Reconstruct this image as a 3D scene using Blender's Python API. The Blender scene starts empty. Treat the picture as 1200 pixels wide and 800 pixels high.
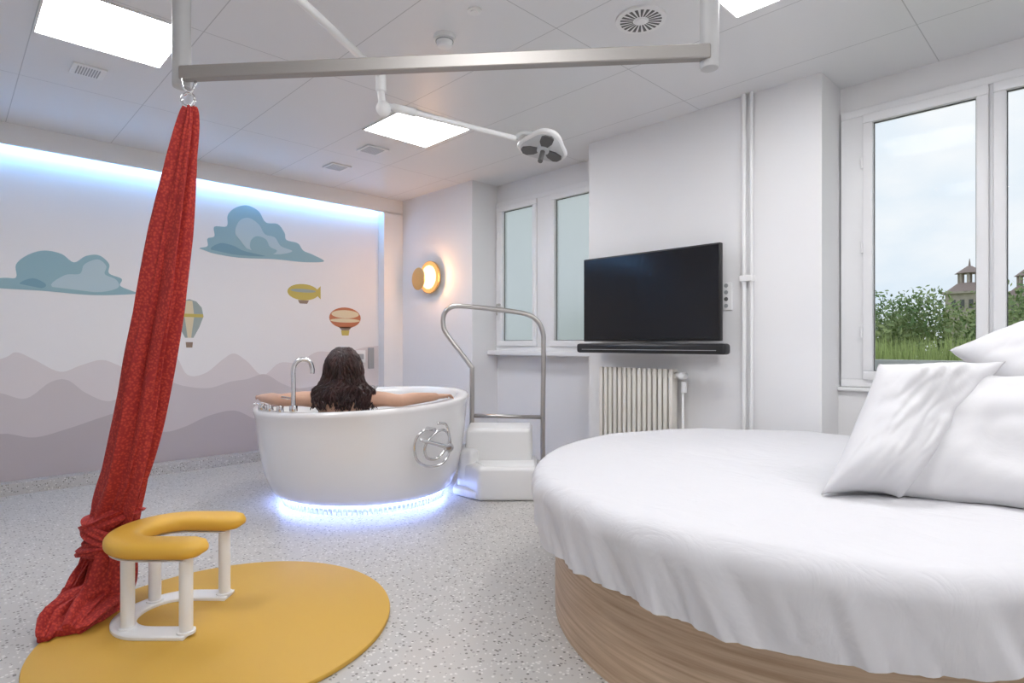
import bpy, bmesh, math, random
from mathutils import Vector, Matrix, noise
random.seed(7)
sc=bpy.context.scene
pi=math.pi
CA,SA=0.698,0.716
# furniture in this room stands on a diagonal axis: a = across, b = along, z = up
def W(a,b,z): return Vector((b*CA+a*SA, b*SA-a*CA, z))
R_D=Matrix(((SA,CA,0),(-CA,SA,0),(0,0,1)))

# ---------------------------------------------------------------- materials
def newmat(name):
    m=bpy.data.materials.new(name); m.use_nodes=True
    nt=m.node_tree; b=nt.nodes['Principled BSDF']
    return m,nt,b
def mat(name,col,rough=.5,metal=0,spec=None,bump=0,bscale=50,var=0,vscale=5,emit=None,es=0,coat=0,trans=0,sheen=0):
    m,nt,b=newmat(name)
    b.inputs['Base Color'].default_value=(*col,1)
    b.inputs['Roughness'].default_value=rough
    b.inputs['Metallic'].default_value=metal
    if spec is not None: b.inputs['Specular IOR Level'].default_value=spec
    if coat: b.inputs['Coat Weight'].default_value=coat; b.inputs['Coat Roughness'].default_value=.05
    if trans: b.inputs['Transmission Weight'].default_value=trans
    if emit: b.inputs['Emission Color'].default_value=(*emit,1); b.inputs['Emission Strength'].default_value=es
    if bump or var:
        tc=nt.nodes.new('ShaderNodeTexCoord')
    if bump:
        n=nt.nodes.new('ShaderNodeTexNoise'); n.inputs['Scale'].default_value=bscale; n.inputs['Detail'].default_value=3
        nt.links.new(tc.outputs['Object'],n.inputs['Vector'])
        bp=nt.nodes.new('ShaderNodeBump'); bp.inputs['Strength'].default_value=bump; bp.inputs['Distance'].default_value=.01
        nt.links.new(n.outputs['Fac'],bp.inputs['Height']); nt.links.new(bp.outputs['Normal'],b.inputs['Normal'])
    if var:
        n=nt.nodes.new('ShaderNodeTexNoise'); n.inputs['Scale'].default_value=vscale
        nt.links.new(tc.outputs['Object'],n.inputs['Vector'])
        r=nt.nodes.new('ShaderNodeValToRGB')
        r.color_ramp.elements[0].position=.3; r.color_ramp.elements[1].position=.7
        r.color_ramp.elements[0].color=(*[c*(1-var) for c in col],1)
        r.color_ramp.elements[1].color=(*[min(1,c*(1+var)) for c in col],1)
        nt.links.new(n.outputs['Fac'],r.inputs['Fac']); nt.links.new(r.outputs['Color'],b.inputs['Base Color'])
    return m
def emis(name,col,s):
    m=bpy.data.materials.new(name); m.use_nodes=True; nt=m.node_tree; nt.nodes.clear()
    e=nt.nodes.new('ShaderNodeEmission'); e.inputs[0].default_value=(*col,1); e.inputs[1].default_value=s
    o=nt.nodes.new('ShaderNodeOutputMaterial'); nt.links.new(e.outputs[0],o.inputs[0]); return m
def terrazzo(name,base,dark,light,sc1=75):
    m,nt,b=newmat(name); N=nt.nodes; L=nt.links
    tc=N.new('ShaderNodeTexCoord')
    v=N.new('ShaderNodeTexVoronoi'); v.inputs['Scale'].default_value=sc1
    L.new(tc.outputs['Object'],v.inputs['Vector'])
    sep=N.new('ShaderNodeSeparateColor'); L.new(v.outputs['Color'],sep.inputs[0])
    r=N.new('ShaderNodeValToRGB'); r.color_ramp.interpolation='CONSTANT'
    e=r.color_ramp.elements; e[0].position=0; e[0].color=(*dark,1); e[1].position=.16; e[1].color=(*base,1)
    x=e.new(.66); x.color=(*light,1); x=e.new(.85); x.color=(*[ (a+c)/2 for a,c in zip(base,dark)],1); x=e.new(.93); x.color=(*base,1)
    L.new(sep.outputs[0],r.inputs[0])
    th=N.new('ShaderNodeMath'); th.operation='LESS_THAN'; th.inputs[1].default_value=.42; L.new(v.outputs['Distance'],th.inputs[0])
    mx=N.new('ShaderNodeMix'); mx.data_type='RGBA'; mx.inputs[6].default_value=(*base,1)
    L.new(th.outputs[0],mx.inputs[0]); L.new(r.outputs[0],mx.inputs[7])
    L.new(mx.outputs[2],b.inputs['Base Color']); b.inputs['Roughness'].default_value=.38
    return m
M_wall=mat('wall_paint',(.81,.805,.81),.65,bump=.05,bscale=200)
M_ceil,nt,b=newmat('ceiling_panels')
N=nt.nodes;Lk=nt.links
tc=N.new('ShaderNodeTexCoord'); sp=N.new('ShaderNodeSeparateXYZ'); Lk.new(tc.outputs['Object'],sp.inputs[0])
def linemask(out,off,per,w):
    a=N.new('ShaderNodeMath');a.operation='SUBTRACT';a.inputs[1].default_value=off-per*20;Lk.new(out,a.inputs[0])
    d=N.new('ShaderNodeMath');d.operation='DIVIDE';d.inputs[1].default_value=per;Lk.new(a.outputs[0],d.inputs[0])
    f=N.new('ShaderNodeMath');f.operation='FRACT';Lk.new(d.outputs[0],f.inputs[0])
    g=N.new('ShaderNodeMath');g.operation='LESS_THAN';g.inputs[1].default_value=w/per;Lk.new(f.outputs[0],g.inputs[0])
    return g.outputs[0]
m1=linemask(sp.outputs[0],.33,.66,.005); m2=linemask(sp.outputs[1],.70,1.335,.005)
mxm=N.new('ShaderNodeMath');mxm.operation='MAXIMUM';Lk.new(m1,mxm.inputs[0]);Lk.new(m2,mxm.inputs[1])
mx=N.new('ShaderNodeMix');mx.data_type='RGBA';mx.inputs[6].default_value=(.77,.77,.78,1);mx.inputs[7].default_value=(.50,.50,.51,1)
Lk.new(mxm.outputs[0],mx.inputs[0]);Lk.new(mx.outputs[2],b.inputs['Base Color']);b.inputs['Roughness'].default_value=.35
M_floor=terrazzo('terrazzo_floor',(.51,.49,.465),(.19,.175,.16),(.70,.68,.65))
M_base=terrazzo('terrazzo_base',(.48,.46,.44),(.2,.19,.17),(.68,.66,.63),90)
M_white=mat('white_lacquer',(.82,.82,.82),.35)
M_pvc=mat('window_frame_white',(.82,.82,.83),.4)
M_acryl=mat('white_acrylic',(.84,.83,.83),.15,coat=.5)
M_step=mat('white_step_shell',(.80,.795,.79),.3)
M_chrome=mat('chrome',(.75,.75,.76),.12,1)
M_steel=mat('brushed_steel',(.55,.53,.51),.3,1)
M_bar=mat('satin_steel_bar',(.38,.36,.34),.5,.7)
M_pipe=mat('grey_painted_steel',(.50,.50,.50),.4)
M_black=mat('black_plastic',(.012,.012,.014),.35)
M_screen=mat('tv_screen',(.006,.006,.008),.12)
M_rad=mat('radiator_enamel',(.78,.75,.69),.4)
M_yel=mat('mustard_vinyl',(.72,.41,.05),.5,bump=.05,bscale=300)
M_yel2=mat('mustard_mat',(.61,.36,.055),.55,bump=.05,bscale=200)
M_mural=mat('mural_ground_white',(.80,.78,.78),.7)
def paint(n,c): return mat(n,c,.7)
M_m1=paint('mural_hill_light',(.69,.635,.635)); M_m2=paint('mural_hill_mid',(.58,.525,.53)); M_m3=paint('mural_hill_dark',(.455,.405,.415))
M_c1=paint('mural_cloud_blue',(.29,.45,.50)); M_c2=paint('mural_cloud_pale',(.46,.58,.62)); M_c3=paint('mural_cloud_deep',(.19,.34,.42))
M_ye=paint('mural_ochre',(.54,.43,.11)); M_or=paint('mural_terracotta',(.50,.18,.09)); M_cr=paint('mural_cream',(.70,.60,.41)); M_gn=paint('mural_greygreen',(.33,.38,.36)); M_br=paint('mural_brown',(.28,.2,.15))
M_led=emis('cove_led_blue',(.20,.50,1.0),30)
M_led2=emis('tub_led_blue',(.30,.42,1.0),27)
M_panel=emis('led_panel',(.985,.985,1.0),21.5)
M_glow=emis('lamp_glow',(1,.74,.42),2.4)
M_glow2=emis('lamp_glow_rim',(1,.45,.15),1.3)
M_gold=mat('brushed_gold',(.75,.50,.22),.35,1)
M_skin=mat('skin',(.60,.36,.25),.5,var=.06,vscale=8)
M_hair=mat('dark_hair',(.035,.014,.013),.38,var=.5,vscale=14)
M_swim=mat('swimsuit',(.03,.02,.03),.6)
M_dark=mat('dark_vent',(.12,.12,.12),.6)
M_grey=mat('lamp_grey',(.35,.36,.37),.4)
M_silver=mat('lamp_silver',(.55,.56,.57),.35)
# linen
def linen(name,col,stretch,s,st=.6):
    m,nt,b=newmat(name);N=nt.nodes;Lk=nt.links
    b.inputs['Base Color'].default_value=(*col,1);b.inputs['Roughness'].default_value=.9
    tc=N.new('ShaderNodeTexCoord');mp=N.new('ShaderNodeMapping');mp.inputs['Scale'].default_value=stretch
    n=N.new('ShaderNodeTexNoise');n.inputs['Scale'].default_value=s;n.inputs['Detail'].default_value=4;n.inputs['Distortion'].default_value=1.2
    bp=N.new('ShaderNodeBump');bp.inputs['Strength'].default_value=st;bp.inputs['Distance'].default_value=.012
    Lk.new(tc.outputs['Object'],mp.inputs[0]);Lk.new(mp.outputs[0],n.inputs['Vector']);Lk.new(n.outputs['Fac'],bp.inputs['Height']);Lk.new(bp.outputs['Normal'],b.inputs['Normal'])
    return m
M_sheet=linen('white_sheet',(.66,.655,.675),(1.6,.8,.5),6,.75)
M_pill=linen('white_pillowcase',(.68,.675,.69),(1,1,.6),5,.35)
# oak
M_oak,nt,b=newmat('oak_veneer');N=nt.nodes;Lk=nt.links
tc=N.new('ShaderNodeTexCoord');mp=N.new('ShaderNodeMapping');mp.inputs['Scale'].default_value=(1.6,1.6,40)
Lk.new(tc.outputs['Object'],mp.inputs[0]);n=N.new('ShaderNodeTexNoise');n.inputs['Scale'].default_value=1.8;n.inputs['Detail'].default_value=8;n.inputs['Distortion'].default_value=.35
Lk.new(mp.outputs[0],n.inputs['Vector']);r=N.new('ShaderNodeValToRGB');e=r.color_ramp.elements
e[0].position=.30;e[0].color=(.40,.27,.17,1);e[1].position=.70;e[1].color=(.62,.46,.32,1)
Lk.new(n.outputs['Fac'],r.inputs[0]);Lk.new(r.outputs[0],b.inputs['Base Color']);b.inputs['Roughness'].default_value=.5
# red cloth
M_red,nt,b=newmat('red_patterned_cloth');N=nt.nodes;Lk=nt.links
tc=N.new('ShaderNodeTexCoord');v=N.new('ShaderNodeTexVoronoi');v.inputs['Scale'].default_value=95;Lk.new(tc.outputs['Object'],v.inputs['Vector'])
r=N.new('ShaderNodeValToRGB');e=r.color_ramp.elements;e[0].position=.25;e[0].color=(.55,.055,.033,1);e[1].position=.6;e[1].color=(.34,.022,.02,1)
Lk.new(v.outputs['Distance'],r.inputs[0]);Lk.new(r.outputs[0],b.inputs['Base Color']);b.inputs['Roughness'].default_value=.8
# glass
def glassmat():
    m=bpy.data.materials.new('window_glass');m.use_nodes=True;nt=m.node_tree;nt.nodes.clear()
    t=nt.nodes.new('ShaderNodeBsdfTransparent');g=nt.nodes.new('ShaderNodeBsdfGlossy');g.inputs['Roughness'].default_value=.05
    x=nt.nodes.new('ShaderNodeMixShader');x.inputs[0].default_value=.002;o=nt.nodes.new('ShaderNodeOutputMaterial')
    nt.links.new(t.outputs[0],x.inputs[1]);nt.links.new(g.outputs[0],x.inputs[2]);nt.links.new(x.outputs[0],o.inputs[0]);return m
M_glass=glassmat()
def frostmat():
    m=bpy.data.materials.new('frosted_glass');m.use_nodes=True;nt=m.node_tree;nt.nodes.clear()
    t=nt.nodes.new('ShaderNodeBsdfTranslucent');t.inputs[0].default_value=(.92,.94,.95,1);g=nt.nodes.new('ShaderNodeBsdfRefraction');g.inputs['Color'].default_value=(.95,.96,.97,1);g.inputs['Roughness'].default_value=.55;g.inputs['IOR'].default_value=1.15
    x=nt.nodes.new('ShaderNodeMixShader');x.inputs[0].default_value=.6;o=nt.nodes.new('ShaderNodeOutputMaterial')
    nt.links.new(t.outputs[0],x.inputs[1]);nt.links.new(g.outputs[0],x.inputs[2]);nt.links.new(x.outputs[0],o.inputs[0]);return m
M_frost=frostmat()
M_water=mat('bath_water',(.75,.85,.9),.03,trans=.9)

# ---------------------------------------------------------------- mesh helpers
def mk(name,verts,faces,m,smooth=False,local=False):
    me=bpy.data.meshes.new(name)
    vs=[Vector(v) for v in verts]
    me.from_pydata([tuple(v) for v in vs],[],faces); me.update()
    bm=bmesh.new();bm.from_mesh(me);bmesh.ops.recalc_face_normals(bm,faces=bm.faces);bm.to_mesh(me);bm.free()
    if smooth:
        for p in me.polygons:p.use_smooth=True
    ob=bpy.data.objects.new(name,me);sc.collection.objects.link(ob)
    for x in (m if isinstance(m,(list,tuple)) else [m]): me.materials.append(x)
    return ob
def bevel(ob,w,seg=2,ang=.6,smooth=True):
    bm=bmesh.new();bm.from_mesh(ob.data)
    ed=[e for e in bm.edges if len(e.link_faces)==2 and e.calc_face_angle(0)>ang]
    bmesh.ops.bevel(bm,geom=ed,offset=w,segments=seg,affect='EDGES',profile=.5)
    bm.to_mesh(ob.data);bm.free()
    if smooth:
        for p in ob.data.polygons:p.use_smooth=True
        try: ob.data.set_sharp_from_angle(angle=.9)
        except Exception: pass
    return ob
BF=[(0,1,2,3),(4,7,6,5),(0,4,5,1),(1,5,6,2),(2,6,7,3),(3,7,4,0)]
def box(name,x0,x1,y0,y1,z0,z1,m,bev=0,diag=False):
    v=[(x0,y0,z0),(x1,y0,z0),(x1,y1,z0),(x0,y1,z0),(x0,y0,z1),(x1,y0,z1),(x1,y1,z1),(x0,y1,z1)]
    if diag: v=[W(*p) for p in v]
    o=mk(name,v,BF,m)
    if bev: bevel(o,bev,3)
    return o
def crom(P,n=6):
    P=[Vector(p) for p in P];out=[]
    for i in range(len(P)-1):
        p0=P[max(i-1,0)];p1=P[i];p2=P[i+1];p3=P[min(i+2,len(P)-1)]
        for k in range(n):
            t=k/n
            out.append(.5*((2*p1)+(p2-p0)*t+(2*p0-5*p1+4*p2-p3)*t*t+(3*p1-p0-3*p2+p3)*t**3))
    out.append(P[-1]);return out
def lerpl(L,n):
    out=[]
    for i in range(len(L)-1):
        for k in range(n): out.append(L[i]+(L[i+1]-L[i])*k/n)
    out.append(L[-1]);return out
def sweepdata(P,R,seg=12,shape=None,roundcap=False,up=None):
    P=[Vector(p) for p in P]
    if not isinstance(R,(list,tuple)): R=[R]*len(P)
    R=list(R)
    if roundcap:
        d0=(P[0]-P[1]).normalized();d1=(P[-1]-P[-2]).normalized();r0,r1=R[0],R[-1];p0,p1=P[0].copy(),P[-1].copy()
        for a in (.4,.75,1): P.insert(0,p0+d0*r0*math.sin(a*pi/2));R.insert(0,r0*max(math.cos(a*pi/2),.05))
        for a in (.4,.75,1): P.append(p1+d1*r1*math.sin(a*pi/2));R.append(r1*max(math.cos(a*pi/2),.05))
    n=len(P);V=[];F=[]
    T=[(P[min(i+1,n-1)]-P[max(i-1,0)]).normalized() for i in range(n)]
    u=Vector(up) if up else (Vector((0,0,1)) if abs(T[0].z)<.9 else Vector((1,0,0)))
    u=(u-T[0]*u.dot(T[0])).normalized()
    for i in range(n):
        u=(u-T[i]*u.dot(T[i])).normalized();w=T[i].cross(u)
        for k in range(seg):
            a=2*pi*k/seg
            if shape: x,y=shape(a,i,n)
            else: x,y=math.cos(a),math.sin(a)
            V.append(P[i]+(u*x+w*y)*R[i])
    for i in range(n-1):
        for k in range(seg):
            F.append((i*seg+k,i*seg+(k+1)%seg,(i+1)*seg+(k+1)%seg,(i+1)*seg+k))
    F.append(tuple(range(seg))[::-1]);F.append(tuple((n-1)*seg+k for k in range(seg)))
    return V,F
def tube(name,P,R,m,seg=12,smooth_n=0,diag=False,**k):
    if diag: P=[W(*p) for p in P]
    if smooth_n:
        if isinstance(R,(list,tuple)): R=lerpl(R,smooth_n)
        P=crom(P,smooth_n)
    V,F=sweepdata(P,R,seg,**k)
    return mk(name,V,F,m,True)
def cyl(name,p0,p1,r,m,seg=24,diag=False,r2=None,bev=0):
    if diag:p0,p1=W(*p0),W(*p1)
    V,F=sweepdata([p0,p1],[r,r2 if r2 is not None else r],seg)
    o=mk(name,V,F,m,True)
    if bev: bevel(o,bev,2)
    try:o.data.set_sharp_from_angle(angle=.7)
    except Exception: pass
    return o
def ellip(name,c,rx,ry,rz,m,rot=None,seg=24,rings=16):
    V=[];F=[]
    c=Vector(c)
    for i in range(rings+1):
        th=pi*i/rings
        for k in range(seg):
            a=2*pi*k/seg;v=Vector((rx*math.sin(th)*math.cos(a),ry*math.sin(th)*math.sin(a),rz*math.cos(th)))
            if rot: v=rot@v
            V.append(c+v)
    for i in range(rings):
        for k in range(seg): F.append((i*seg+k,i*seg+(k+1)%seg,(i+1)*seg+(k+1)%seg,(i+1)*seg+k))
    o=mk(name,V,F,m,True)
    bm=bmesh.new();bm.from_mesh(o.data);bmesh.ops.remove_doubles(bm,verts=bm.verts,dist=1e-5);bm.to_mesh(o.data);bm.free()
    return o
def loft(name,rings,m,smooth=True,caps=True):
    n=len(rings[0]);V=[p for r in rings for p in r];F=[]
    for i in range(len(rings)-1):
        for k in range(n):F.append((i*n+k,i*n+(k+1)%n,(i+1)*n+(k+1)%n,(i+1)*n+k))
    if caps:F.append(tuple(range(n))[::-1]);F.append(tuple((len(rings)-1)*n+k for k in range(n)))
    return mk(name,V,F,m,smooth)
def group(name,parts,loc):
    e=bpy.data.objects.new(name,None);sc.collection.objects.link(e);e.location=loc;e.empty_display_size=.1
    inv=Matrix.Translation(Vector(loc)).inverted()
    for p in parts:p.parent=e;p.matrix_parent_inverse=inv
    return e
def join(name,parts):
    V=[];F=[];mats=[];mi=[];sm=[]
    for p in parts:
        off=len(V);V+= [v.co.copy() for v in p.data.vertices]
        for f in p.data.polygons:
            F.append(tuple(i+off for i in f.vertices));mt=p.data.materials[f.material_index]
            if mt not in mats:mats.append(mt)
            mi.append(mats.index(mt));sm.append(f.use_smooth)
    me=bpy.data.meshes.new(name);me.from_pydata([tuple(v) for v in V],[],F)
    for mt in mats:me.materials.append(mt)
    for i,p in enumerate(me.polygons):p.material_index=mi[i];p.use_smooth=sm[i]
    for p in parts:bpy.data.objects.remove(p)
    o=bpy.data.objects.new(name,me);sc.collection.objects.link(o)
    try:me.set_sharp_from_angle(angle=.8)
    except Exception: pass
    return o

# ---------------------------------------------------------------- room shell
XW,YM,H=3.85,5.785,2.81
x0,y0=-1.6,-1.9
box('floor',x0,4.5,y0,6.1,-.12,0,M_floor)
box('ceiling',x0,4.5,y0,6.1,H,H+.12,M_ceil)
box('wall_left',x0-.12,x0,y0,6.1,0,H,M_wall)
box('wall_back',x0,4.5,y0-.12,y0,0,H,M_wall)
box('wall_mural',x0,3.9,YM+.12,YM+.3,0,H,M_mural)
# frame in front of mural
fr=[box('band',x0,XW,YM,YM+.035,2.65,H,M_wall),box('side',3.60,XW,YM,YM+.119,0,2.66,M_wall)]
group('trim_mural_frame',fr,(3.7,YM,2.7))
box('baseboard_mural',x0,3.60,YM,YM+.119,0,.09,M_base)
cv=box('cove_led_strip',x0+.02,3.58,YM+.04,YM+.06,2.665,2.69,M_led)
# window wall
wr=[box('pier_corner',XW,4.3,4.53,6.08,0,H,M_wall),box('pier_middle',XW,4.3,1.231,3.03,0,H,M_wall),
    box('pier_near',XW,4.3,-1.9,-.95,0,H,M_wall),
    box('parapet_far',4.2,4.3,3.03,4.53,0,1.06,M_wall),box('lintel_far',4.2,4.3,3.03,4.53,2.62,H,M_wall),
    box('parapet_near',4.16,4.3,-.95,1.231,0,.86,M_wall),box('lintel_near',4.2,4.3,-.95,1.231,2.64,H,M_wall)]
join('wall_right',wr)
def window(name,ya,yb,za,zb,cas,glassm,X=4.17,handle=None):
    P=[]
    t=.05
    # outer frame
    P+= [box('frame_bottom',X,X+.07,ya,yb,za,za+t,M_pvc,.006),box('frame_top',X,X+.07,ya,yb,zb-t,zb,M_pvc,.006)]
    P+= [box('frame_side_a',X,X+.07,ya,cas[0][0],za+t,zb-t,M_pvc,.006),box('frame_side_b',X,X+.07,cas[-1][1],yb,za+t,zb-t,M_pvc,.006)]
    for i in range(len(cas)-1):
        P.append(box('mullion_%d'%i,X,X+.07,cas[i][1],cas[i+1][0],za+t,zb-t,M_pvc,.004))
    for i,(a,b2) in enumerate(cas):
        c=.055;X1=X-.02
        P+= [box('sash_bottom_%d'%i,X1,X+.05,a,b2,za+t,za+t+c,M_pvc,.006),box('sash_top_%d'%i,X1,X+.05,a,b2,zb-t-c,zb-t,M_pvc,.006),
             box('sash_l_%d'%i,X1,X+.05,a,a+c,za+t+c,zb-t-c,M_pvc,.006),box('sash_r_%d'%i,X1,X+.05,b2-c,b2,za+t+c,zb-t-c,M_pvc,.006)]
        P.append(box('pane_%d'%i,X+.02,X+.026,a+c-.01,b2-c+.01,za+t+c-.01,zb-t-c+.01,glassm))
        # dark gasket line round the pane
        for q in [(a+c,b2-c,za+t+c,za+t+c+.006),(a+c,b2-c,zb-t-c-.006,zb-t-c),(a+c,a+c+.005,za+t+c,zb-t-c),(b2-c-.005,b2-c,za+t+c,zb-t-c)]:
            P.append(box('gasket',X+.012,X+.019,q[0],q[1],q[2],q[3],M_dark))
    if handle:
        hy,hz=handle
        P.append(cyl('handle_rose',(X-.02,hy,hz),(X-.035,hy,hz),.014,M_steel))
        P.append(tube('handle_lever',[(X-.035,hy,hz),(X-.06,hy,hz),(X-.062,hy,hz-.02),(X-.062,hy,hz-.11)],.008,M_steel,8,3))
    for z in (za+.35,(za+zb)/2,zb-.35):
        P.append(cyl('hinge',(X-.024,cas[-1][1]+.004,z-.035),(X-.024,cas[-1][1]+.004,z+.035),.008,M_pvc,10))
    return group(name,P,(X,(ya+yb)/2,za))
window('window_1',3.04,4.52,1.07,2.62,[(3.10,3.74),(3.92,4.46)],M_frost,handle=(4.44,1.55))
window('window_2',-.94,1.22,.87,2.64,[(-.88,-.28),(-.26,.45),(.47,1.09)],M_glass)
box('trim_1',4.05,4.2,3.031,4.529,1.03,1.075,M_pvc,.008)
box('trim_2',4.13,4.2,-.949,1.230,.845,.868,M_pvc,.005)
box('baseboard_right',3.83,3.85,1.3,3.0,0,.09,M_base)

# ---------------------------------------------------------------- mural artwork (flat painted shapes on the wall)
YP=YM+.118
def flat(name,pts,m,dy=0.0):
    n=len(pts);v=[(x,YP-dy,z) for x,z in pts]+[(x,YP+.0015-dy,z) for x,z in pts]
    f=[tuple(range(n)),tuple(range(n,2*n))[::-1]]+[(i,(i+1)%n,n+(i+1)%n,n+i) for i in range(n)]
    return mk(name,v,f,m)
def sm2(pts,n=6):
    P=crom([(x,z,0) for x,z in pts],n);return [(p.x,p.y) for p in P]
def smc(pts,n=5):
    q=pts[-2:]+pts+pts[:2];P=crom([(x,z,0) for x,z in q],n);P=P[2*n:-(2*n)+0];P=P[:len(pts)*n];return [(p.x,p.y) for p in P]
h1=[(-1.58,.95),(-1.2,1.05),(-.8,.9),(-.4,1.02),(-.05,.93),(.31,1.03),(.4,1.08),(.51,1.02),(.67,.92),(.81,.97),(.95,1.01),(1.07,.96),(1.2,.9),(1.36,1.01),(1.5,1.03),(1.6,.86),(1.75,.87),(1.91,1.0),(2.01,1.05),(2.13,.97),(2.28,.83),(2.45,.95),(2.65,.95),(2.86,1.06),(3.13,1.04),(3.4,1.10),(3.597,1.12)]
h2=[(-1.58,.7),(-1,.8),(-.4,.7),(.1,.84),(.31,.77),(.46,.72),(.61,.84),(.72,.85),(.84,.74),(1.01,.66),(1.2,.77),(1.4,.82),(1.57,.76),(1.78,.73),(1.97,.78),(2.13,.80),(2.3,.84),(2.47,.74),(2.65,.68),(2.93,.70),(3.2,.62),(3.597,.67)]
h3=[(-1.58,.5),(-1,.4),(-.4,.52),(0,.42),(.31,.46),(.51,.41),(.73,.46),(.95,.53),(1.07,.55),(1.23,.45),(1.4,.36),(1.57,.385),(1.78,.47),(2.01,.50),(2.21,.40),(2.47,.32),(2.9,.38),(3.3,.30),(3.597,.28)]
def hill(name,h,m,dy):
    s=sm2(h);return flat(name,s+[(3.597,.091),(-1.58,.091)],m,dy)
c1=[(.02,1.62),(.17,1.63),(.33,1.65),(.40,1.66),(.40,1.76),(.47,1.84),(.57,1.885),(.68,1.87),(.76,1.81),(.84,1.87),(.93,1.885),(1.0,1.82),(1.0,1.74),(1.09,1.70),(1.08,1.64),(1.17,1.60),(1.21,1.58),(.89,1.55),(.56,1.565),(.28,1.57),(.02,1.60)]
c2=[(1.70,2.03),(1.77,2.06),(1.77,2.13),(1.83,2.16),(1.83,2.25),(1.94,2.27),(1.95,2.38),(2.02,2.46),(2.13,2.50),(2.24,2.46),(2.31,2.36),(2.43,2.36),(2.50,2.28),(2.52,2.21),(2.64,2.19),(2.70,2.12),(2.80,2.09),(2.93,2.03),(2.7,2.0),(2.4,2.0),(2.05,1.98),(1.8,2.0)]
mur=[hill('hills_light',h1,M_m1,.0),hill('hills_mid',h2,M_m2,.002),hill('hills_dark',h3,M_m3,.004),
     flat('cloud_small',smc(c1),M_c1),flat('cloud_big',smc(c2),M_c1)]
mur.append(flat('cloud_small_light',smc([(.62,1.60),(.70,1.70),(.80,1.72),(.83,1.80),(.92,1.85),(.98,1.80),(.97,1.73),(1.05,1.69),(1.06,1.62),(.9,1.575)]),M_c2,.002))
mur.append(flat('cloud_small_deep',smc([(.42,1.61),(.50,1.66),(.58,1.62),(.55,1.585)],4),M_c3,.002))
mur.append(flat('cloud_big_light',smc([(2.02,2.20),(2.05,2.33),(2.14,2.38),(2.24,2.33),(2.30,2.24),(2.40,2.22),(2.46,2.14),(2.58,2.10),(2.4,2.05),(2.12,2.08)]),M_c2,.002))
mur.append(flat('cloud_big_mid',smc([(2.18,2.06),(2.16,2.15),(2.22,2.21),(2.31,2.19),(2.35,2.12),(2.42,2.09),(2.36,2.045)]),M_c1,.003))
mur.append(flat('cloud_big_deep',smc([(1.8,2.03),(1.88,2.10),(2.0,2.09),(2.1,2.05),(2.3,2.02),(2.0,2.005)]),M_c3,.002))
def ell(cx,cz,a,b,n=28,t0=0,t1=2*pi): return [(cx+a*math.cos(t0+(t1-t0)*i/n),cz+b*math.sin(t0+(t1-t0)*i/n)) for i in range(n)]
mur.append(flat('airship_body',ell(2.70,1.685,.17,.085),M_ye)); mur.append(flat('airship_fin',[(2.82,1.69),(2.89,1.76),(2.89,1.62)],M_ye,.002))
mur.append(flat('airship_stripe',ell(2.70,1.70,.14,.018),M_gn,.002)); mur.append(flat('airship_gondola',[(2.64,1.60),(2.76,1.60),(2.74,1.565),(2.66,1.565)],M_br,.002))
mur.append(flat('balloon_wide_body',ell(3.18,1.43,.19,.115),M_or)); mur.append(flat('balloon_wide_top',ell(3.18,1.47,.165,.045),M_cr,.002)); mur.append(flat('balloon_wide_band',ell(3.18,1.40,.18,.022),M_cr,.002))
mur.append(flat('balloon_wide_basket',[(3.13,1.29),(3.23,1.29),(3.22,1.235),(3.14,1.235)],M_ye)); mur.append(flat('balloon_wide_ropes',[(3.10,1.33),(3.26,1.33),(3.22,1.29),(3.14,1.29)],M_br,0.0))
env=[(1.615-.035,1.20),(1.53,1.30),(1.495,1.40),(1.51,1.48),(1.555,1.535),(1.615,1.555),(1.675,1.535),(1.72,1.48),(1.735,1.40),(1.70,1.30),(1.65,1.20)]
mur.append(flat('balloon_tall_body',env,M_gn))
mur.append(flat('balloon_tall_gore',[(1.60,1.20),(1.575,1.40),(1.59,1.54),(1.64,1.54),(1.655,1.40),(1.63,1.20)],M_cr,.002))
mur.append(flat('balloon_tall_band',[(1.497,1.39),(1.733,1.39),(1.73,1.42),(1.5,1.42)],M_ye,.003))
mur.append(flat('balloon_tall_basket',[(1.585,1.16),(1.645,1.16),(1.64,1.11),(1.59,1.11)],M_br))
group('mural_painting',mur,(2,YP,1.2))

# ---------------------------------------------------------------- ceiling fittings
def panel(x,y,s=.6):
    P=[box('diffuser',x+.01,x+s-.01,y+.01,y+s-.01,H-.006,H-.001,M_panel)]
    for a in [(x,x+s,y,y+.01),(x,x+s,y+s-.01,y+s),(x,x+.01,y,y+s),(x+s-.01,x+s,y,y+s)]:
        P.append(box('rim',a[0],a[1],a[2],a[3],H-.01,H,M_white))
    group('ceiling_light_panel',P,(x+s/2,y+s/2,H))
for p in [(.335,3.39),(2.32,3.44),(2.29,.73),(.335,.73),(.335,-1.3),(2.29,-1.3)]: panel(*p)  # last three panels are unseen, added above and behind the camera as fill light
def sqvent(cx,cy,s=.17):
    P=[box('plate',cx-s/2,cx+s/2,cy-s/2,cy+s/2,H-.012,H,M_white,.004)]
    for i in range(9):
        xx=cx-s/2+.025+i*(s-.05)/9
        P.append(box('slot',xx,xx+.007,cy-s/2+.02,cy+s/2-.02,H-.0135,H-.011,M_grey))
    group('ceiling_vent',P,(cx,cy,H))
sqvent(.63,4.34);sqvent(2.646,5.07,.2);sqvent(2.633,4.41,.2)
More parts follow.
